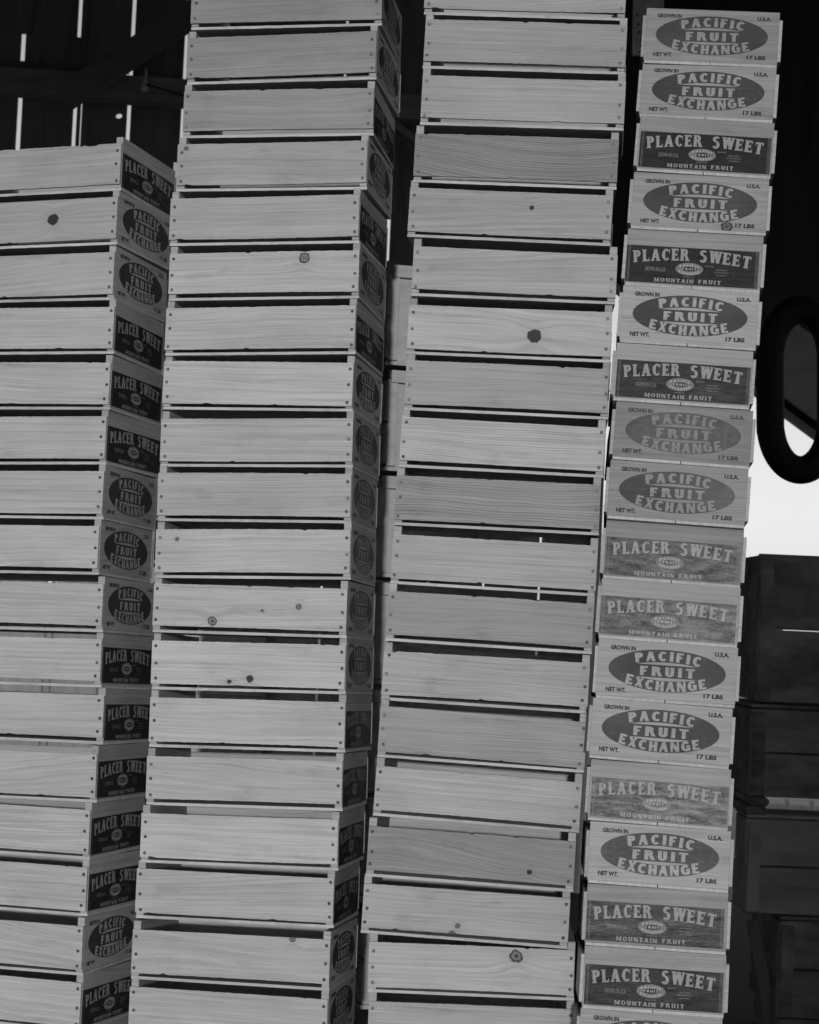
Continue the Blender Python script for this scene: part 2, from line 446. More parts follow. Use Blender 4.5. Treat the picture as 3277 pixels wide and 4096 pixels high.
# ------------------------------------------------------------------ crate parts (meshes shared by all crates)
def side_mesh(k, notch=None):
    rnd = random.Random(100+k); bm = bmesh.new()
    n = 60; yo, yi = -(W/2+T), -W/2
    dz0, dz1 = rnd.uniform(-.0015, .0015), rnd.uniform(-.0015, .0012)
    bow = rnd.uniform(-.0016, .0016); skew = rnd.uniform(-.0022, .0022); rows = []
    chips = [(rnd.uniform(-L/2, L/2), rnd.uniform(.0008, .0030), rnd.uniform(.002, .007), rnd.random() < .5) for _ in range(rnd.choice([0, 1, 2, 3]))]
    jx = [rnd.uniform(-.0012, .0010) for _ in (0, 1)]
    for i in range(n+1):
        s = i/n; x = -L/2+L*s + (jx[0] if i == 0 else jx[1] if i == n else 0)
        a = SZ0+dz0+rnd.gauss(0, .00022)+bow*math.sin(math.pi*s)
        b = SZ1+dz1+rnd.gauss(0, .00025)+bow*math.sin(math.pi*s)*0.6
        a += skew*(s-.5); b += skew*(s-.5)
        for nx, nd, nw, low in chips:
            if low: a += nd*math.exp(-((x-nx)/nw)**2)
            else: b -= nd*math.exp(-((x-nx)/nw)**2)
        if notch:
            for nx, nd, nw in notch:
                b -= nd*math.exp(-((x-nx)/nw)**2)
        rows.append([bm.verts.new(p) for p in ((x, yo, a), (x, yo, b), (x, yi, b), (x, yi, a))])
    for i in range(n):
        A, B = rows[i], rows[i+1]
        for j in range(4): bm.faces.new((A[j], A[(j+1) % 4], B[(j+1) % 4], B[j]))
    bm.faces.new(rows[0]); bm.faces.new(rows[-1][::-1])
    bmesh.ops.recalc_face_normals(bm, faces=bm.faces)
    for sx in (-1, 1):
        for z in (0.024, 0.058, 0.094):
            cx = sx*(L/2-0.0095)+rnd.uniform(-.0022, .0022); cz = z+rnd.uniform(-.005, .005)
            tx, tz = rnd.uniform(-.16, .16), rnd.uniform(-.05, .22)
            for r, yy, mt, tl in ((0.0039, -.00012, 2, 0), (0.0028, -.00045, 1, 1)):
                vs = []
                for q in range(12):
                    a = 2*math.pi*q/12; dx, dzz = r*math.cos(a), r*math.sin(a)
                    vs.append(bm.verts.new((cx+dx, yo+yy-tl*(.0003+tx*dx+tz*dzz), cz+dzz)))
                bm.faces.new(vs[::-1] if False else vs).material_index = mt
    me = D.meshes.new('side_board'); bm.to_mesh(me); bm.free()
    for m in (M['long'], M['nail'], M['hole']): me.materials.append(m)
    return me
SIDES = [side_mesh(k) for k in range(18)]
SIDE_CHIP = side_mesh(50, [(0.143, .0042, .010), (0.118, .0028, .006), (0.155, .003, .003)])
def bottom_mesh(sgn, k):
    rnd = random.Random(300+k); bm = bmesh.new(); n = 30; rows = []
    ya, yb = (W/2-.0012)*sgn, .0009*sgn
    for i in range(n+1):
        x = -L/2-.0006+(L+.0012)*i/n
        y = ya+rnd.gauss(0, .0004)*1.0
        rows.append([bm.verts.new(p) for p in ((x, y, rnd.gauss(0, .00012)+.0002), (x, y, TB-.0002), (x, yb, TB-.0002), (x, yb, .0002))])
    for i in range(n):
        A, B = rows[i], rows[i+1]
        for j in range(4): bm.faces.new((A[j], A[(j+1) % 4], B[(j+1) % 4], B[j]))
    bm.faces.new(rows[0]); bm.faces.new(rows[-1][::-1])
    return mesh('bottom_board', bm, [M['flat']])
BOTS = [(bottom_mesh(-1, k), bottom_mesh(1, k+9)) for k in range(3)]
def end_mesh(sgn):
    bm = bmesh.new()
    x0, x1 = (L/2-ET, L/2) if sgn > 0 else (-L/2, -L/2+ET)
    bx(bm, x0, x1, -W/2, W/2, TB, P-.0004, bev=.0007)
    return mesh('end_board', bm, [M['cross']])
ENDS = {s: end_mesh(s) for s in (1, -1)}
ZC = (TB+P)/2
def placer(sgn):
    """u runs to the reader's right, v up, over the outer face of an end"""
    def pl(u, v, lift): return (sgn*(L/2+.00018+lift), sgn*u, ZC+v)
    return pl
# oval emblem printed straight onto the wood
def emblem_mesh(sgn):
    bm = bmesh.new(); pl = placer(sgn); m = 0.33e-3
    flat_poly(bm, oval(0, 0, .122, .0442, 72), pl, 0, 0)
    par = lambda y0, drop, hw: (lambda x: y0 - drop*(x/hw)**2)
    kw = dict(place=pl, lift=.00012)
    cut_text(bm, 'PACIFIC', -.066, .069, .0203, par(61*m, 20*m, 190*m), mat=1, T_=.31, t=.21, serif=False, gap=.22, **kw)
    cut_text(bm, 'FRUIT', -.056, .058, .0195, par(-36*m, 0, 1), mat=1, T_=.31, t=.21, gap=.30, **kw)
    cut_text(bm, 'EXCHANGE', -.086, .084, .0204, par(-129*m, -32*m, 240*m), mat=1, T_=.29, t=.21, gap=.20, **kw)
    flat_poly(bm, lens(0, .0118, .064, .0058), pl, .00012, 1)
    flat_poly(bm, lens(0, -.0150, .062, -.0062), pl, .00012, 1)
    for s, xa, xb, yy in (('GROWN IN', -.120, -.067, .0378), ('U.S.A.', .097, .127, .0370), ('NET WT.', -.125, -.083, -.0505), ('17 LBS', .078, .119, -.0512)):
        plain_text(bm, s, xa, xb, yy, .0096, pl, .00012, 2, .055)
    return mesh('printed_emblem', bm, [M['ink'], M['cross'], M['stencil']])
EMB = {s: emblem_mesh(s) for s in (1, -1)}
# pasted paper label
def label_mesh(sgn):
    bm = bmesh.new(); pl0 = placer(sgn)
    LW, LH = .2826, .0810
    y0 = -ZC+TB+.0032
    def pl(u, v, lift): return pl0(u-LW/2-.002, v+y0, lift)      # u, v from the label's lower left corner
    k = LW/1526.
    flat_poly(bm, [(0, 0), (LW, 0), (LW, LH), (0, LH)], pl, 0, 0)
    for u in (.0042, .0068, LW-.0068, LW-.0042, LW-.0018):
        flat_poly(bm, [(u, 0.0), (u+.0005, 0.0), (u+.0005, LH), (u, LH)], pl, .00010, 4)
    arch = lambda x: LH-205*k+50*k*(1-((x-LW/2)/(LW*.42))**2)
    for mat, dx, dy, lf in ((2, .0011, -.0012, .00012), (1, 0, 0, .0003)):
        b2 = (lambda x, dy=dy, dx=dx: arch(x-dx)+dy)
        cut_text(bm, 'PLACER', 92*k+dx, 718*k+dx, .0262, b2, pl, mat, T_=.29, t=.15, serif=True, gap=.20, lift=lf)
        cut_text(bm, 'SWEET', 842*k+dx, 1425*k+dx, .0262, b2, pl, mat, T_=.29, t=.15, serif=True, gap=.20, lift=lf)
    cx, cy = 735*k, LH-252*k
    flat_poly(bm, oval(cx, cy, 160*k, 76*k, 40), pl, .00012, 3)
    flat_poly(bm, oval(cx, cy, 92*k, 27*k, 24), pl, .0002, 0)
    par = lambda y0_, drop, hw: (lambda x: y0_ - drop*((x-cx)/hw)**2)
    kw = dict(place=pl, mat=5, lift=.00032)
    cut_text(bm, 'PACIFIC', cx-112*k, cx+112*k, .0048, par(cy+34*k, 20*k, 112*k), T_=.24, t=.17, gap=.3, **kw)
    cut_text(bm, 'FRUIT', cx-80*k, cx+80*k, .0046, par(cy-13*k, 0, 1), T_=.24, t=.17, gap=.4, **kw)
    cut_text(bm, 'EXCHANGE', cx-122*k, cx+122*k, .0048, par(cy-66*k, -26*k, 122*k), T_=.24, t=.17, gap=.3, **kw)
    plain_text(bm, 'DISTRIBUTORS', cx-62*k, cx+62*k, LH-352*k, 11*k, pl, .00012, 1)
    cut_text(bm, 'MOUNTAIN', 340*k, 790*k, .0086, (lambda x: LH-420*k), pl, 1, T_=.25, t=.16, serif=True, gap=.3, lift=.00012)
    cut_text(bm, 'FRUIT', 850*k, 1105*k, .0086, (lambda x: LH-416*k), pl, 1, T_=.25, t=.16, serif=True, gap=.34, lift=.00012)
    plain_text(bm, 'GROWN IN U.S.A.', 225*k, 462*k, LH-298*k, 50*k, pl, .00012, 4)
    plain_text(bm, 'BRAND', 916*k, 1012*k, LH-212*k, 15*k, pl, .00012, 4)
    for s, a, b, yy in (('MAIN OFFICE', 1042, 1170, 250), ('SAN FRANCISCO', 1022, 1190, 280), ('CALIFORNIA', 1045, 1170, 312)):
        plain_text(bm, s, a*k, b*k, LH-yy*k, 15*k, pl, .00012, 4)
    return mesh('paper_label', bm, [M['paper'], M['letter'], M['shadow'], M['pale'], M['dim'], M['bright']])
LAB = {s: label_mesh(s) for s in (1, -1)}

ORD = ['first', 'second', 'third', 'fourth', 'fifth', 'sixth', 'seventh', 'eighth', 'ninth', 'tenth', 'eleventh', 'twelfth', 'thirteenth',
       'fourteenth', 'fifteenth', 'sixteenth', 'seventeenth', 'eighteenth', 'nineteenth', 'twentieth', 'twenty-first', 'twenty-second', 'twenty-third']
STACK = ['leftmost stack', 'second stack', 'third stack', 'rightmost stack']
GROUP = ['crates in the leftmost stack', 'crates in the second stack from the left', 'crates in the third stack from the left', 'crates in the rightmost stack with printed ends out']
# what each crate of a stack shows, top to bottom: E printed oval emblem, L pasted paper label
MARKS = ['LEELLLEEELLLLLEL'+'EL', 'E'+'ELELELEEEEEELLLLEE'+'LE', 'E'+'LEELELEELEELEELEEL'+'LE', 'EELELELEELLEELELL'+'ELE']
KNOTS = {(0, 1): [(.059, .0626, .0139)], (1, 3): [(-.2032, .0991, .0056)], (1, 5): [(.0955, .0938, .0128)], (1, 10): [(-.1735, .0867, .0050)],
         (1, 11): [(-.0825, .0283, .0107), (.0311, .0547, .0038), (.1141, .0664, .0072)], (1, 12): [(.0059, .0291, .0085), (-.0408, .0217, .0053)],
         (1, 17): [(.139, .1067, .0075)], (2, 6): [(.0555, .0497, .0155)], (2, 4): [(.0473, .0751, .0050)], (2, 15): [(.1279, .0368, .0055)],
         (2, 16): [(-.0141, .0319, .0056), (-.0252, .0138, .0075)], (2, 17): [(.0952, .0909, .0149)]}
EKNOT = {(3, 3): [(.0606, .0157, .0128)]}
STRIPE = {(2, 3): 1.0, (2, 8): .55, (2, 9): .8, (2, 1): .3, (1, 9): .35, (1, 8): .4, (2, 15): .4, (1, 16): .2, (2, 13): .4, (0, 5): .25, (0, 12): .4}
TONES = [[.86, .86, .95, 1, 1, 1.02, .98, 1.04, .96, 1, 1.03, .98, 1.02, .97, .96, 1.0],  # wood tone per crate, with flash falloff towards the top mixed in
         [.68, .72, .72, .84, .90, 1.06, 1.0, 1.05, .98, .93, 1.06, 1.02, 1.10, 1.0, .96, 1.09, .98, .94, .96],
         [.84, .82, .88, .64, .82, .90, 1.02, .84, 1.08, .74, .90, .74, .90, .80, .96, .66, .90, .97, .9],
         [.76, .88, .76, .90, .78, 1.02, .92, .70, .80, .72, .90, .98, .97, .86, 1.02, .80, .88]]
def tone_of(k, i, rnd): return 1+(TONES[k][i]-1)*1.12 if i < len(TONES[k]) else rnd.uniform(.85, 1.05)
GLOSS = {2: .12, 4: .10, 6: .18, 7: .55, 8: .55, 9: .42, 10: .50, 13: .62, 14: .5, 15: .42, 16: .22}
NOTE = {(0, 0): 'chipped crate', (0, 1): 'crate with one dark knot', (1, 5): 'crate with a round knot', (1, 11): 'crate with three knots',
        (1, 12): 'crate with two small knots', (2, 6): 'crate with a big dark knot', (2, 17): 'crate with a ringed knot', (2, 3): 'crate with striped grain',
        (3, 3): 'crate with a knot in its end'}
def crate(k, i, pose):
    x, y, z, yaw, tx, ty = pose
    rnd = random.Random(k*100+i)
    mark = MARKS[k][i]
    look = NOTE.get((k, i), 'fruit crate')
    words = 'pale wooden %s, %s from the top of the %s' % (look, ORD[i], STACK[k])
    if k == 3: words = 'fruit crate with %s end, %s from the top of the %s' % ('an oval printed' if mark == 'E' else 'a dark labelled', ORD[i], STACK[k])
    if (k, i) == (3, 3): words = 'fruit crate with a knot in its oval printed end, fourth from top, rightmost stack'
    R = Matrix.Rotation(yaw, 3, 'Z') @ Matrix.Rotation(tx, 3, 'X') @ Matrix.Rotation(ty, 3, 'Y')
    root = empty('fruit_crate', (x, y, z+H), words, 'crate', GROUP[k], R.to_euler())
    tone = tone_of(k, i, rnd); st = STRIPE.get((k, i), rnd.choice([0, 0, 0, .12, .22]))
    me = SIDE_CHIP if (k, i) == (0, 0) else SIDES[rnd.randrange(18)]
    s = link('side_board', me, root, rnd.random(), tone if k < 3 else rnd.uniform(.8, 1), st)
    for nm, kn in zip(('knot_a', 'knot_b', 'knot_c'), KNOTS.get((k, i), [])): s[nm] = list(kn)
    s['knot_fill'] = {(0, 1): 1.0, (2, 6): 1.0, (2, 4): 1.0, (1, 12): .8, (2, 15): .7}.get((k, i), 0.0)
    s2 = link('side_board', SIDES[rnd.randrange(18)], root, rnd.random(), rnd.uniform(.9, 1.05), 0.1)
    s2.rotation_euler = (0, 0, math.pi)
    b = BOTS[rnd.randrange(3)]; bt = rnd.uniform(1.0, 1.14)
    for mm in b: link('bottom_board', mm, root, rnd.random(), bt, 0.0)
    for sg in (1, -1):
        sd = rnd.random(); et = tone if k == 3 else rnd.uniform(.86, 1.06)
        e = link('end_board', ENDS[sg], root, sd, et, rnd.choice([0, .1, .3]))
        if sg == 1:
            for nm, kn in zip(('knot_a', 'knot_b'), EKNOT.get((k, i), [])): e[nm] = list(kn)
        gloss = GLOSS.get(i, .4) if k == 3 else .25
        if mark == 'E':
            q = link('printed_emblem', EMB[sg], e, sd, et, e['stripe']); q['wavy'] = e['wavy']; q.location = (0, rnd.uniform(-.0016, .0016), rnd.uniform(-.0012, .0012)); q.rotation_euler = (rnd.uniform(-.006, .006), 0, 0)
        else:
            q = link('paper_label', LAB[sg], e, sd, et, 0.0)
            q.location = (0, rnd.uniform(-.0010, .0035)*sg, rnd.uniform(-.0012, .0015))
            q.rotation_euler = (rnd.uniform(-.004, .004), 0, 0)
        q['gloss'] = gloss; q['wear'] = {7: 1.6, 14: 1.0, 9: .9, 10: 1.1, 13: 1.2}.get(i, rnd.uniform(0, .5)) if k == 3 else rnd.uniform(0, .8)
    return root
for k, st in enumerate(POSES):
    first = st[0]
    seq = list(st)
    if k in (1, 2):                     # the crate cut by the top of the photograph
        a, b = st[0], st[1]
        seq = [[2*a[0]-b[0]-.004, 2*a[1]-b[1], a[2]+P, a[3]+(.03 if k == 1 else .01), a[4], a[5]]] + seq
    rnd = random.Random(k)
    while seq[-1][2]-P > GROUND+.02:    # below the picture, down to the skids
        a = seq[-1]; seq.append([a[0]+rnd.uniform(-.006, .006), a[1]+rnd.uniform(-.004, .004), a[2]-P, a[3]+rnd.uniform(-.01, .01), a[4], a[5]])
    for i, p in enumerate(seq): crate(k, i, p)
    a = seq[-1]; hgt = a[2]-GROUND-.004
    t = empty('skid', (a[0], a[1], 0), 'pair of timber bearers under the %s' % STACK[k], 'skid', 'bearers under the crate stacks', (0, 0, a[3]))
    for sx in (-.15, .15):
        bm = bmesh.new(); bx(bm, sx-.03, sx+.03, -.16, .16, 0, hgt, bev=.002); obj('bearer', bm, M['beam'], t)
# ------------------------------------------------------------------ the barn and what stands behind the crates
def struct(name, bm, m):
    o = obj(name, bm, m); o['kind'] = 'structure'; return o
bm = bmesh.new(); s = 600
bm.faces.new([bm.verts.new(p) for p in ((-s, -s, 0), (s, -s, 0), (s, s, 0), (-s, s, 0))])
struct('ground', bm, M['dirt'])
bm = bmesh.new(); bm.faces.new([bm.verts.new(p) for p in ((-5, 3.3, .004), (5, 3.3, .004), (5, 8.48, .004), (-5, 8.48, .004))])  # dark sheet over the dirt; interior shade put into its colour
struct('floor_shade', bm, M['floor'])

YW = 8.5                                              # the plank wall at the back
def xw(px, py): return at(px, py, YW).x
cuts = [(-860, 8), (-640, 10), (-420, 9), (-145, 9), (75, 20), (297, 17), (322, 7), (513, 17), (729, 15), (945, 9), (1160, 9), (1372, 9), (1573, 14),
        (1790, 5), (2010, 8), (2230, 8)]              # gaps between the boards, at photo height 480
HOLE = at(475, 462, YW)
line = lambda px: 516+(px-1580)*0.738                 # the sloping rafter, in the photo
wall = empty('barn_wall', (0, YW, 0), 'dark plank wall at the back with bright gaps between its boards', 'wall')
px0 = -1100
def plank(xa, xb, za, zb, zc=None, hole=None, y=YW, th=.022, parent=wall, name='plank', m='barn'):
    """a board from za up; its foot may be cut from za (left) to zc (right)"""
    zc = za if zc is None else zc
    bm = bmesh.new()
    if hole is None:
        prof = [(xa, za), (xb, zc), (xb, zb), (xa, zb)]
        f = [bm.verts.new((px, y, pz)) for px, pz in prof]; g = [bm.verts.new((px, y+th, pz)) for px, pz in prof]
        bm.faces.new(f); bm.faces.new(g[::-1])
        for i in range(4): bm.faces.new((f[i], f[(i+1) % 4], g[(i+1) % 4], g[i]))
    else:
        hx, hz, r = hole; n = 24; A = []; B = []
        for i in range(n):
            a = 2*math.pi*i/n; c_, s_ = math.cos(a), math.sin(a)
            A.append((hx+r*c_*1.15, hz+r*s_))
            k = min(((xb-hx) if c_ > 0 else (hx-xa))/max(abs(c_), 1e-6), 0.2/max(abs(s_), 1e-6))
            B.append((hx+c_*k, hz+s_*k))
        for yy in (y, y+th):
            va = [bm.verts.new((p[0], yy, p[1])) for p in A]; vb = [bm.verts.new((p[0], yy, p[1])) for p in B]
            for i in range(n): bm.faces.new((va[i], va[(i+1) % n], vb[(i+1) % n], vb[i]))
            if yy == y: first = va
            else:
                for i in range(n): bm.faces.new((first[i], first[(i+1) % n], va[(i+1) % n], va[i]))
        # corners left by the round-to-square bridge are small; the rest of the board is two boxes
        bx(bm, xa, xb, y, y+th, hz+.2, zb); bx(bm, xa, xb, y, y+th, za, hz-.2)
        for sx, xe in ((1, xb), (-1, xa)):
            pass
    o = obj(name, bm, M[m], parent); o.location = -parent.location; return o
TOP = 4.35
for i in range(len(cuts)-1):
    (a, wa), (b, wb) = cuts[i], cuts[i+1]
    xa, xb = xw(a+wa/2, 480), xw(b-wb/2, 480)
    hole = (HOLE.x, HOLE.z, .0135) if a == 322 else None
    plank(xa, xb, 0.0, TOP, hole=hole)
plank(xw(2234, 480), xw(2440, 1300), 0.0, TOP)
# gable boards over the opening on the right, their feet cut along the rafter
px = 2442
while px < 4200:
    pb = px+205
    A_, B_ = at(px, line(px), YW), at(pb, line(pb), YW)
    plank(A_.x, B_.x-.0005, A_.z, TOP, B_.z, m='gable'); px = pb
# short battens nailed over parts of the gaps
for (cx, ya, yb, hw_) in ((80, -60, 133, .035), (80, 245, 300, .035), (297, 150, 300, .02), (322, -60, 352, .011), (945, -60, 900, .035), (1160, -60, 900, .035), (729, 20, 118, .035), (729, 340, 432, .035), (-145, 0, 900, .035), (1573, 1045, 4400, .045), (1573, -100, 860, .035)):
    za, zb = at(cx, ya, YW-.012).z, at(cx, yb, YW-.012).z; x = xw(cx, 480)
    bm = bmesh.new(); bx(bm, x-hw_, x+hw_, YW-.022, YW-.001, max(zb, .02), za)
    o = obj('batten', bm, M['barn'], wall); o.location = -wall.location
def timber(name, pa, pb, Y, wd, th, m, label, cat, Yb=None):
    bm = bmesh.new(); beam(bm, at(pa[0], pa[1], Y), at(pb[0], pb[1], Yb or Y), wd, th)
    return tag(obj(name, bm, m), label, cat)
timber('wall_beam', (-900, 265), (1900, 455), 8.41, .112, .10, M['beam'], 'long dark level beam across the plank wall above the leftmost stack', 'beam')
timber('brace', (250, 397), (900, -30), 8.25, .118, .04, M['brace'], 'dark slanting brace crossing above the level wall beam', 'brace')
timber('rafter', (1250, line(1250)-14), (3700, line(3700)-14), 8.42, .030, .06, M['rafter'], 'pale sloping rafter running down to the right behind the stacks', 'rafter')
timber('roof_plank', (3090, line(3090)-240), (3900, line(3900)-240), 8.35, .30, .03, M['rafter'], 'broad grey sloping roof plank at the upper right', 'plank')
# porcelain knob with a wire, on the beam
kp = at(578, 345, 8.33)
t = empty('insulator_knob', kp, 'small pale porcelain knob fixed to the dark wall beam', 'insulator')
bm = bmesh.new(); prof = [(.0, .030), (.010, .028), (.016, .020), (.013, .010), (.018, .0), (.019, -.014), (.010, -.022), (0, -.024)]
rings = []
for r, z in prof:
    rings.append([bm.verts.new((max(r, .0005)*math.cos(2*math.pi*i/16), max(r, .0005)*math.sin(2*math.pi*i/16), z)) for i in range(16)])
for a, b in zip(rings, rings[1:]):
    for i in range(16):
        f = bm.faces.new((a[i], a[(i+1) % 16], b[(i+1) % 16], b[i])); f.smooth = True
obj('porcelain_body', bm, M['ceramic'], t)
bm = bmesh.new(); tube(bm, [Vector((0, 0, .02)), Vector((.004, 0, .05)), Vector((.002, 0, .085))], .006, 8); obj('tube_sleeve', bm, M['ceramic'], t)
bm = bmesh.new(); tube(bm, [at(585, 338, 8.31), at(640, 352, 8.31), at(700, 372, 8.31), at(790, 398, 8.31), at(1000, 430, 8.31)], .004, 6)
tag(obj('electric_wire', bm, M['rubber']), 'thin dark wire running down right from the porcelain knob', 'wire')

# unseen barn walls and roof; front wall and header added to shade the inside
def slab(name, x0, x1, y0, y1, z0, z1, m, label, cat):
    bm = bmesh.new(); bx(bm, x0, x1, y0, y1, z0, z1); return tag(obj(name, bm, m), label, cat)
slab('barn_roof', -5.0, 5.0, 3.2, 9.0, TOP+.01, TOP+.12, M['roof'], 'dark board roof high above the crate stacks', 'roof')
slab('side_wall', -5.1, -5.0, 3.3, 9.0, 0, TOP, M['barn'], 'dark plank side wall far to the left', 'wall')
slab('front_shade_wall', .875, 5.0, 3.18, 3.30, 0, TOP, M['barn'], 'unseen front wall right of the crates, added to shade the boxes', 'wall')
slab('shade_header', -5.0, .87, 3.18, 3.30, H+1.64, TOP, M['barn'], 'unseen header above the crates, added to shade the back wall', 'wall')

# board hanging from the roof between the third and the rightmost stack
A_ = at(2520, 40, 5.2); B_ = at(2533, 219, 5.2)
bm = bmesh.new(); beam(bm, Vector((A_.x+.035, 5.2, TOP)), Vector((B_.x+.040, 5.2, B_.z)), .085, .018)
b0 = obj('hanging_board', bm, [M['hung']])
tag(b0, 'pale nailed board hanging at the top between third and rightmost stacks', 'board')
bm = bmesh.new()
for px, py in ((2554, 96), (2558, 127), (2562, 183), (2560, 207), (2566, 158), (2549, 60)):
    p = at(px, py, 5.188)
    bm.faces.new([bm.verts.new((p.x+.004*math.cos(a*math.pi/5), 5.1885, p.z+.003*math.sin(a*math.pi/5))) for a in range(10)])
obj('nail_heads', bm, M['hole'], b0)

# thick black loop hanging at the right
pts = []
cpx, hw_, ra = 3203, 121, 190
for i in range(15):                                    # round foot
    a = math.pi*(i/14); pts.append((cpx-hw_*math.cos(a), 1690+ra*math.sin(a)))
for i in range(15):                                    # round top
    a = math.pi*(i/14); pts.append((cpx+hw_*math.cos(a), 1430-ra*math.sin(a)))
loop = [at(px, py, 6.3) for px, py in pts]
sm = []
for i in range(len(loop)):
    p0, p1, p2, p3 = (loop[(i+j-1) % len(loop)] for j in range(4))
    for q in range(4):
        tt = q/4
        sm.append(0.5*((2*p1)+(p2-p0)*tt+(2*p0-5*p1+4*p2-p3)*tt*tt+(3*p1-p0-3*p2+p3)*tt**3))
bm = bmesh.new(); tube(bm, sm, .0475, 16, closed=True)
tag(obj('rubber_loop', bm, M['rubber']), 'thick black rubber loop hanging against the bright sky at right', 'rubber loop')
pk = at(3203, 1290, 6.3)
bm = bmesh.new(); beam(bm, Vector((pk.x, 6.3, TOP)), Vector((pk.x, 6.3, pk.z-.0)), .03, .03)
tag(obj('hanger_post', bm, M['gable']), 'dark post from the roof that carries the black rubber loop', 'post')

# pear lugs stacked behind the crates
LG = {}
def lug_meshes():
    w, d, h = .31, .47, .270
    bm = bmesh.new(); bx(bm, -w/2+.012, w/2-.012, -d/2+.016, -d/2+.030, .012, h-.034, bev=.001); LG['end_board'] = mesh('end_board', bm, [M['lug']])
    bm = bmesh.new(); bx(bm, -w/2+.010, w/2-.010, -d/2, -d/2+.030, h-.033, h, bev=.001); LG['top_cleat'] = mesh('top_cleat', bm, [M['lug']])
    bm = bmesh.new()
    bx(bm, w/2-.030, w/2-.006, -d/2+.003, -d/2+.0155, .014, h-.034)
    LG['corner_cleats'] = mesh('corner_cleats', bm, [M['lug']])
    bm = bmesh.new(); bx(bm, -w/2+.006, -w/2+.030, -d/2+.003, -d/2+.0155, .014, h-.034); LG['corner_left'] = mesh('corner_cleat', bm, [M['lug']])
    for nm, sg in (('a', -1), ('b', 1)):
        bm = bmesh.new()
        x = sg*w/2; xa, xb = (x, x+.0095) if sg < 0 else (x-.0095, x)
        bx(bm, xa, xb, -d/2+.004, d/2-.004, .020, h*.47); bx(bm, xa, xb, -d/2+.004, d/2-.004, h*.50, h-.026)
        LG['side'+nm] = mesh('side_slats', bm, [M['lug']])
    bm = bmesh.new(); bx(bm, -w/2, w/2, -d/2+.006, d/2-.006, .001, .0115); LG['bottom_board'] = mesh('bottom_board', bm, [M['lug']])
lug_meshes()
def lug(x, y, z, yaw, label):
    t = empty('fruit_lug', (x, y, z), label, 'fruit lug', 'deep fruit lugs stacked behind the crates', (0, 0, yaw))
    for nm in ('end_board', 'top_cleat'):
        link(nm, LG[nm], t); o = link(nm, LG[nm], t); o.rotation_euler = (0, 0, math.pi)
    link('corner_cleat', LG['corner_cleats'], t); o = link('corner_cleat', LG['corner_left'], t)
    link('side_slats', LG['sidea'], t); link('side_slats', LG['sideb'], t); link('bottom_board', LG['bottom_board'], t)
LP = .2835; zt = at(1565, 1036, 4.96).z
nl = int(zt/LP)+1
base = zt-nl*LP
while base < 0: nl -= 1; base = zt-nl*LP
for i in range(nl):
    z = zt-(i+1)*LP
    yaw = .24+random.uniform(-.03, .03)
    x = at(1565, 1036, 4.96).x + .31/2*math.cos(yaw)-.47/2*math.sin(yaw) + random.uniform(-.010, .006)
    lug(x, 4.96+.31/2*math.sin(yaw)+.47/2*math.cos(yaw), z, yaw, 'deep pale fruit lug, %s from the top, between second and third stacks' % ORD[i])
bm = bmesh.new(); bx(bm, -.2, .2, -.22, .22, 0, max(zt-nl*LP-.002, .01)); o = obj('pallet_block', bm, M['beam']); o.location = (.15, 5.2, 0)
tag(o, 'low timber block under the middle lug stack', 'block')
xn = at(655, 634, 5.0).x
for i in range(nl+1):
    z = zt-i*LP
    lug(xn+.19+random.uniform(-.01, .01)*(i > 0), 5.22, z, -.03, 'deep pale fruit lug, %s from the top, behind the leftmost and second stacks' % ORD[i])
bm = bmesh.new(); bx(bm, -.2, .2, -.22, .22, 0, max(zt-nl*LP-.002, .01)); o = obj('pallet_block', bm, M['beam']); o.location = (xn+.19, 5.22, 0)
tag(o, 'low timber block under the lug stack behind the leftmost crates', 'block')

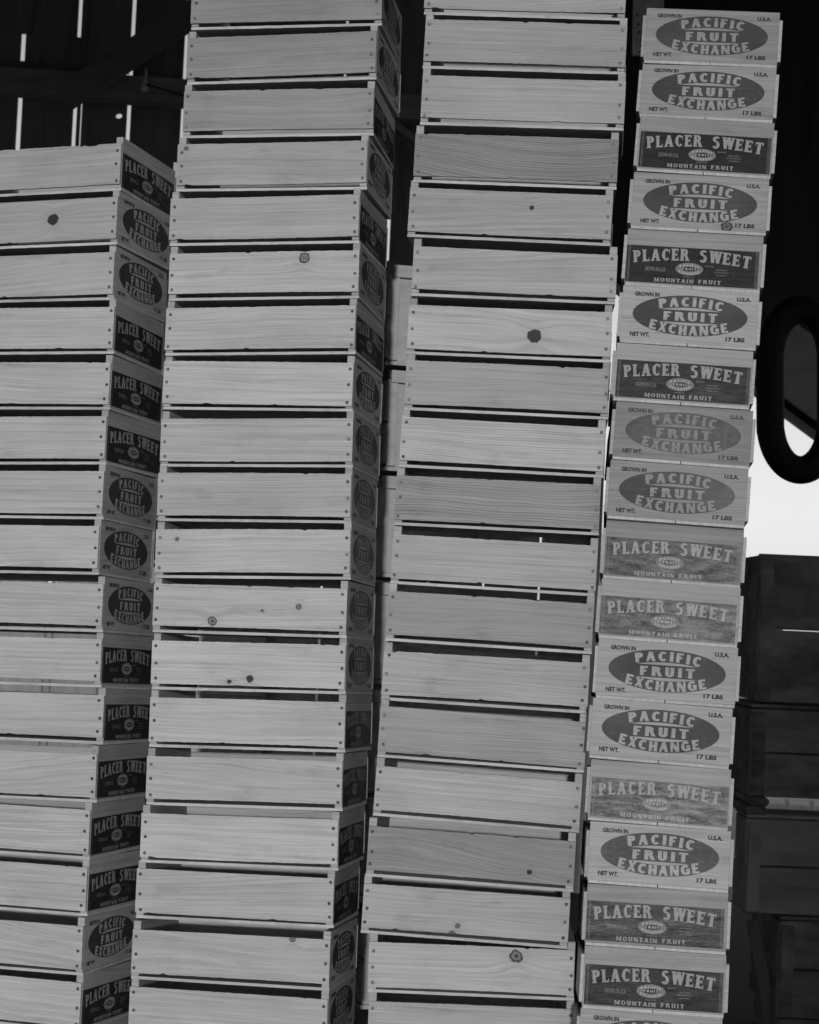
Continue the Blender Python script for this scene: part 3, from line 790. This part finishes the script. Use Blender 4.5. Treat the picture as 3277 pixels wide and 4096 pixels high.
# big weathered boxes at the lower right
YB = 5.5
def big_box(px, ytop, ybot, label, wd=.95, dep=.42, Y=YB, slit=None, cleats=False, m='box'):
    a = at(px, ytop, Y); b = at(px, ybot, Y); h = a.z-b.z
    t = empty('weathered_box', (a.x, Y, b.z), label, 'wooden box', 'weathered boxes at the lower right')
    th = .02
    def pl(nm, *q, bev=.003):
        bm_ = bmesh.new(); bx(bm_, *q, bev=bev); return obj(nm, bm_, M[m], t)
    for yy, nm in ((0, 'front_board'), (dep-th, 'back_board')):
        if slit:
            zs = at(px, slit, Y).z-b.z-(.0 if yy == 0 else .003)
            bm_ = bmesh.new(); bx(bm_, 0, wd, yy, yy+th, 0, zs-.003, bev=.002); bx(bm_, 0, wd, yy, yy+th, zs+.0035, h, bev=.002)
            bx(bm_, 0.001, .075, yy+.001, yy+th-.001, zs-.0028, zs+.0032)
            obj(nm, bm_, M[m], t)
        else:
            bm_ = bmesh.new(); nb = 3 if h > .3 else 2
            for q in range(nb): bx(bm_, random.uniform(-.004, .003), wd, yy, yy+th, h*q/nb+.002, h*(q+1)/nb-.002, bev=.003)
            if yy == 0:
                for q in range(nb*2):
                    zc_ = h*(q+.5)/(nb*2); bx(bm_, .018, .026, -.0015, 0.0005, zc_-.004, zc_+.004)
            obj(nm, bm_, M[m], t)
    pl('side_panel', 0.0015, th, th+.001, dep-th-.001, .002, h-.004); pl('side_panel', wd-th, wd-.0015, th+.001, dep-th-.001, .002, h-.004)
    pl('corner_batten', .004, .042, -.012, -.0015, .006, h-.012)
    pl('corner_post', th+.001, th+.04, th+.001, th+.04, .002, h-.01)
    if not slit: pl('bottom_board', th+.041, wd-th-.001, th+.001, dep-th-.001, .004, .02)
    if not slit: pl('lid_board', .0, wd, 0.0, dep, h+.001, h+.012)
    if cleats:
        for xa, xb in ((.0, .062), (wd-.062, wd)):
            pl('runner', xa, xb, -.004, dep+.004, -.026, -.001, bev=.009); pl('runner', xa-.012, xb-.003, -.006, dep+.004, -.053, -.0275, bev=.009)
    return t
big_box(3040, 2214, 2806, 'tall dark weathered box against the sky, topmost of the boxes at lower right', slit=2514)
big_box(3007, 2832, 3188, 'dark weathered box on runners, second in the pile at lower right', cleats=True)
big_box(2988, 3272, 3655, 'lighter weathered box below the bright gap at lower right', m='box2', dep=.19)
big_box(3120, 3682, 4075, 'dark weathered box set back to the right, lowest seen at lower right')
bz = at(3120, 4075, YB).z
bm = bmesh.new(); bx(bm, 0, .9, 0, .4, 0, bz-.001); o = obj('timber_base', bm, M['box']); o.location = (at(3120, 4075, YB).x, YB, 0)
tag(o, 'timber base under the pile of weathered boxes', 'timber base')
bm = bmesh.new(); pa, pb = at(3010, 3680, YB+.12), at(3095, 4300, YB+.12)
beam(bm, pa, Vector((pb.x, pb.y, 0)), .035, .02); tag(obj('leaning_stick', bm, M['barn']), 'thin stick leaning under the lighter weathered box', 'stick')

a = at(3040, 3245, 9.9); b = at(3500, 3245, 9.9)
bm = bmesh.new(); bx(bm, a.x, b.x, 9.9, 10.35, 0, a.z+.04, bev=.01)  # added block; its white colour stands for sunlight outside
for q in range(3):
    cx = a.x+.11+q*.13; tube(bm, [Vector((cx, 9.89, a.z-.02)), Vector((cx+.03, 9.86, a.z+.02)), Vector((cx+.02, 9.84, a.z+.07))], .014, 8)
tag(obj('sunlit_block', bm, M['pale_']), 'pale block added outside for the sunlit strip between the weathered boxes', 'trough')

# ------------------------------------------------------------------ light, sky, camera
ELEV = math.radians(6.0); AZ = (-.028, -1.0)
Ld = Vector((AZ[0]*math.cos(ELEV), AZ[1]*math.cos(ELEV), math.sin(ELEV)))
sun = D.lights.new('sun', 'SUN'); sun.energy = SUN_E; sun.angle = math.radians(1.5); sun.color = (1, 1, 1)
so_ = D.objects.new('sun', sun); C.objects.link(so_); so_.rotation_euler = Ld.to_track_quat('Z', 'Y').to_euler()
so_.location = (0, -3, 6)
w = D.worlds.new('World'); bpy.context.scene.world = w; w.use_nodes = True
nt = w.node_tree; bg = nt.nodes['Background']
sky = nt.nodes.new('ShaderNodeTexSky'); sky.sky_type = 'NISHITA'; sky.sun_disc = False
sky.sun_elevation = ELEV; sky.sun_rotation = math.atan2(Ld.x, Ld.y)
sky.air_density = 1.0; sky.dust_density = 0.5; sky.ozone_density = 1.0
bw = nt.nodes.new('ShaderNodeRGBToBW'); nt.links.new(sky.outputs[0], bw.inputs[0]); nt.links.new(bw.outputs[0], bg.inputs[0])
bg.inputs[1].default_value = SKY_S
cam = D.cameras.new('camera'); co = D.objects.new('camera', cam); C.objects.link(co)
cam.sensor_fit = 'HORIZONTAL'; cam.sensor_width = 36.0; cam.lens = 36.0*F/3277
Mx = Matrix((( rt.x, up.x, -fw.x, 0), (rt.y, up.y, -fw.y, 0), (rt.z, up.z, -fw.z, H), (0, 0, 0, 1)))
co.matrix_world = Mx
cam.clip_end = 2000; cam.clip_start = .05
cam.dof.use_dof = True; cam.dof.focus_distance = 4.2; cam.dof.aperture_fstop = 11.0
sc = bpy.context.scene; sc.camera = co
sc.view_settings.view_transform = 'Standard'; sc.view_settings.look = 'None'
sc.view_settings.exposure = EXPO; sc.view_settings.gamma = 1.0; sc.view_settings.use_curve_mapping = False
sc.render.engine = 'CYCLES'; sc.cycles.use_denoising = True; sc.cycles.max_bounces = 6
sc.cycles.diffuse_bounces = 4; sc.cycles.glossy_bounces = 2
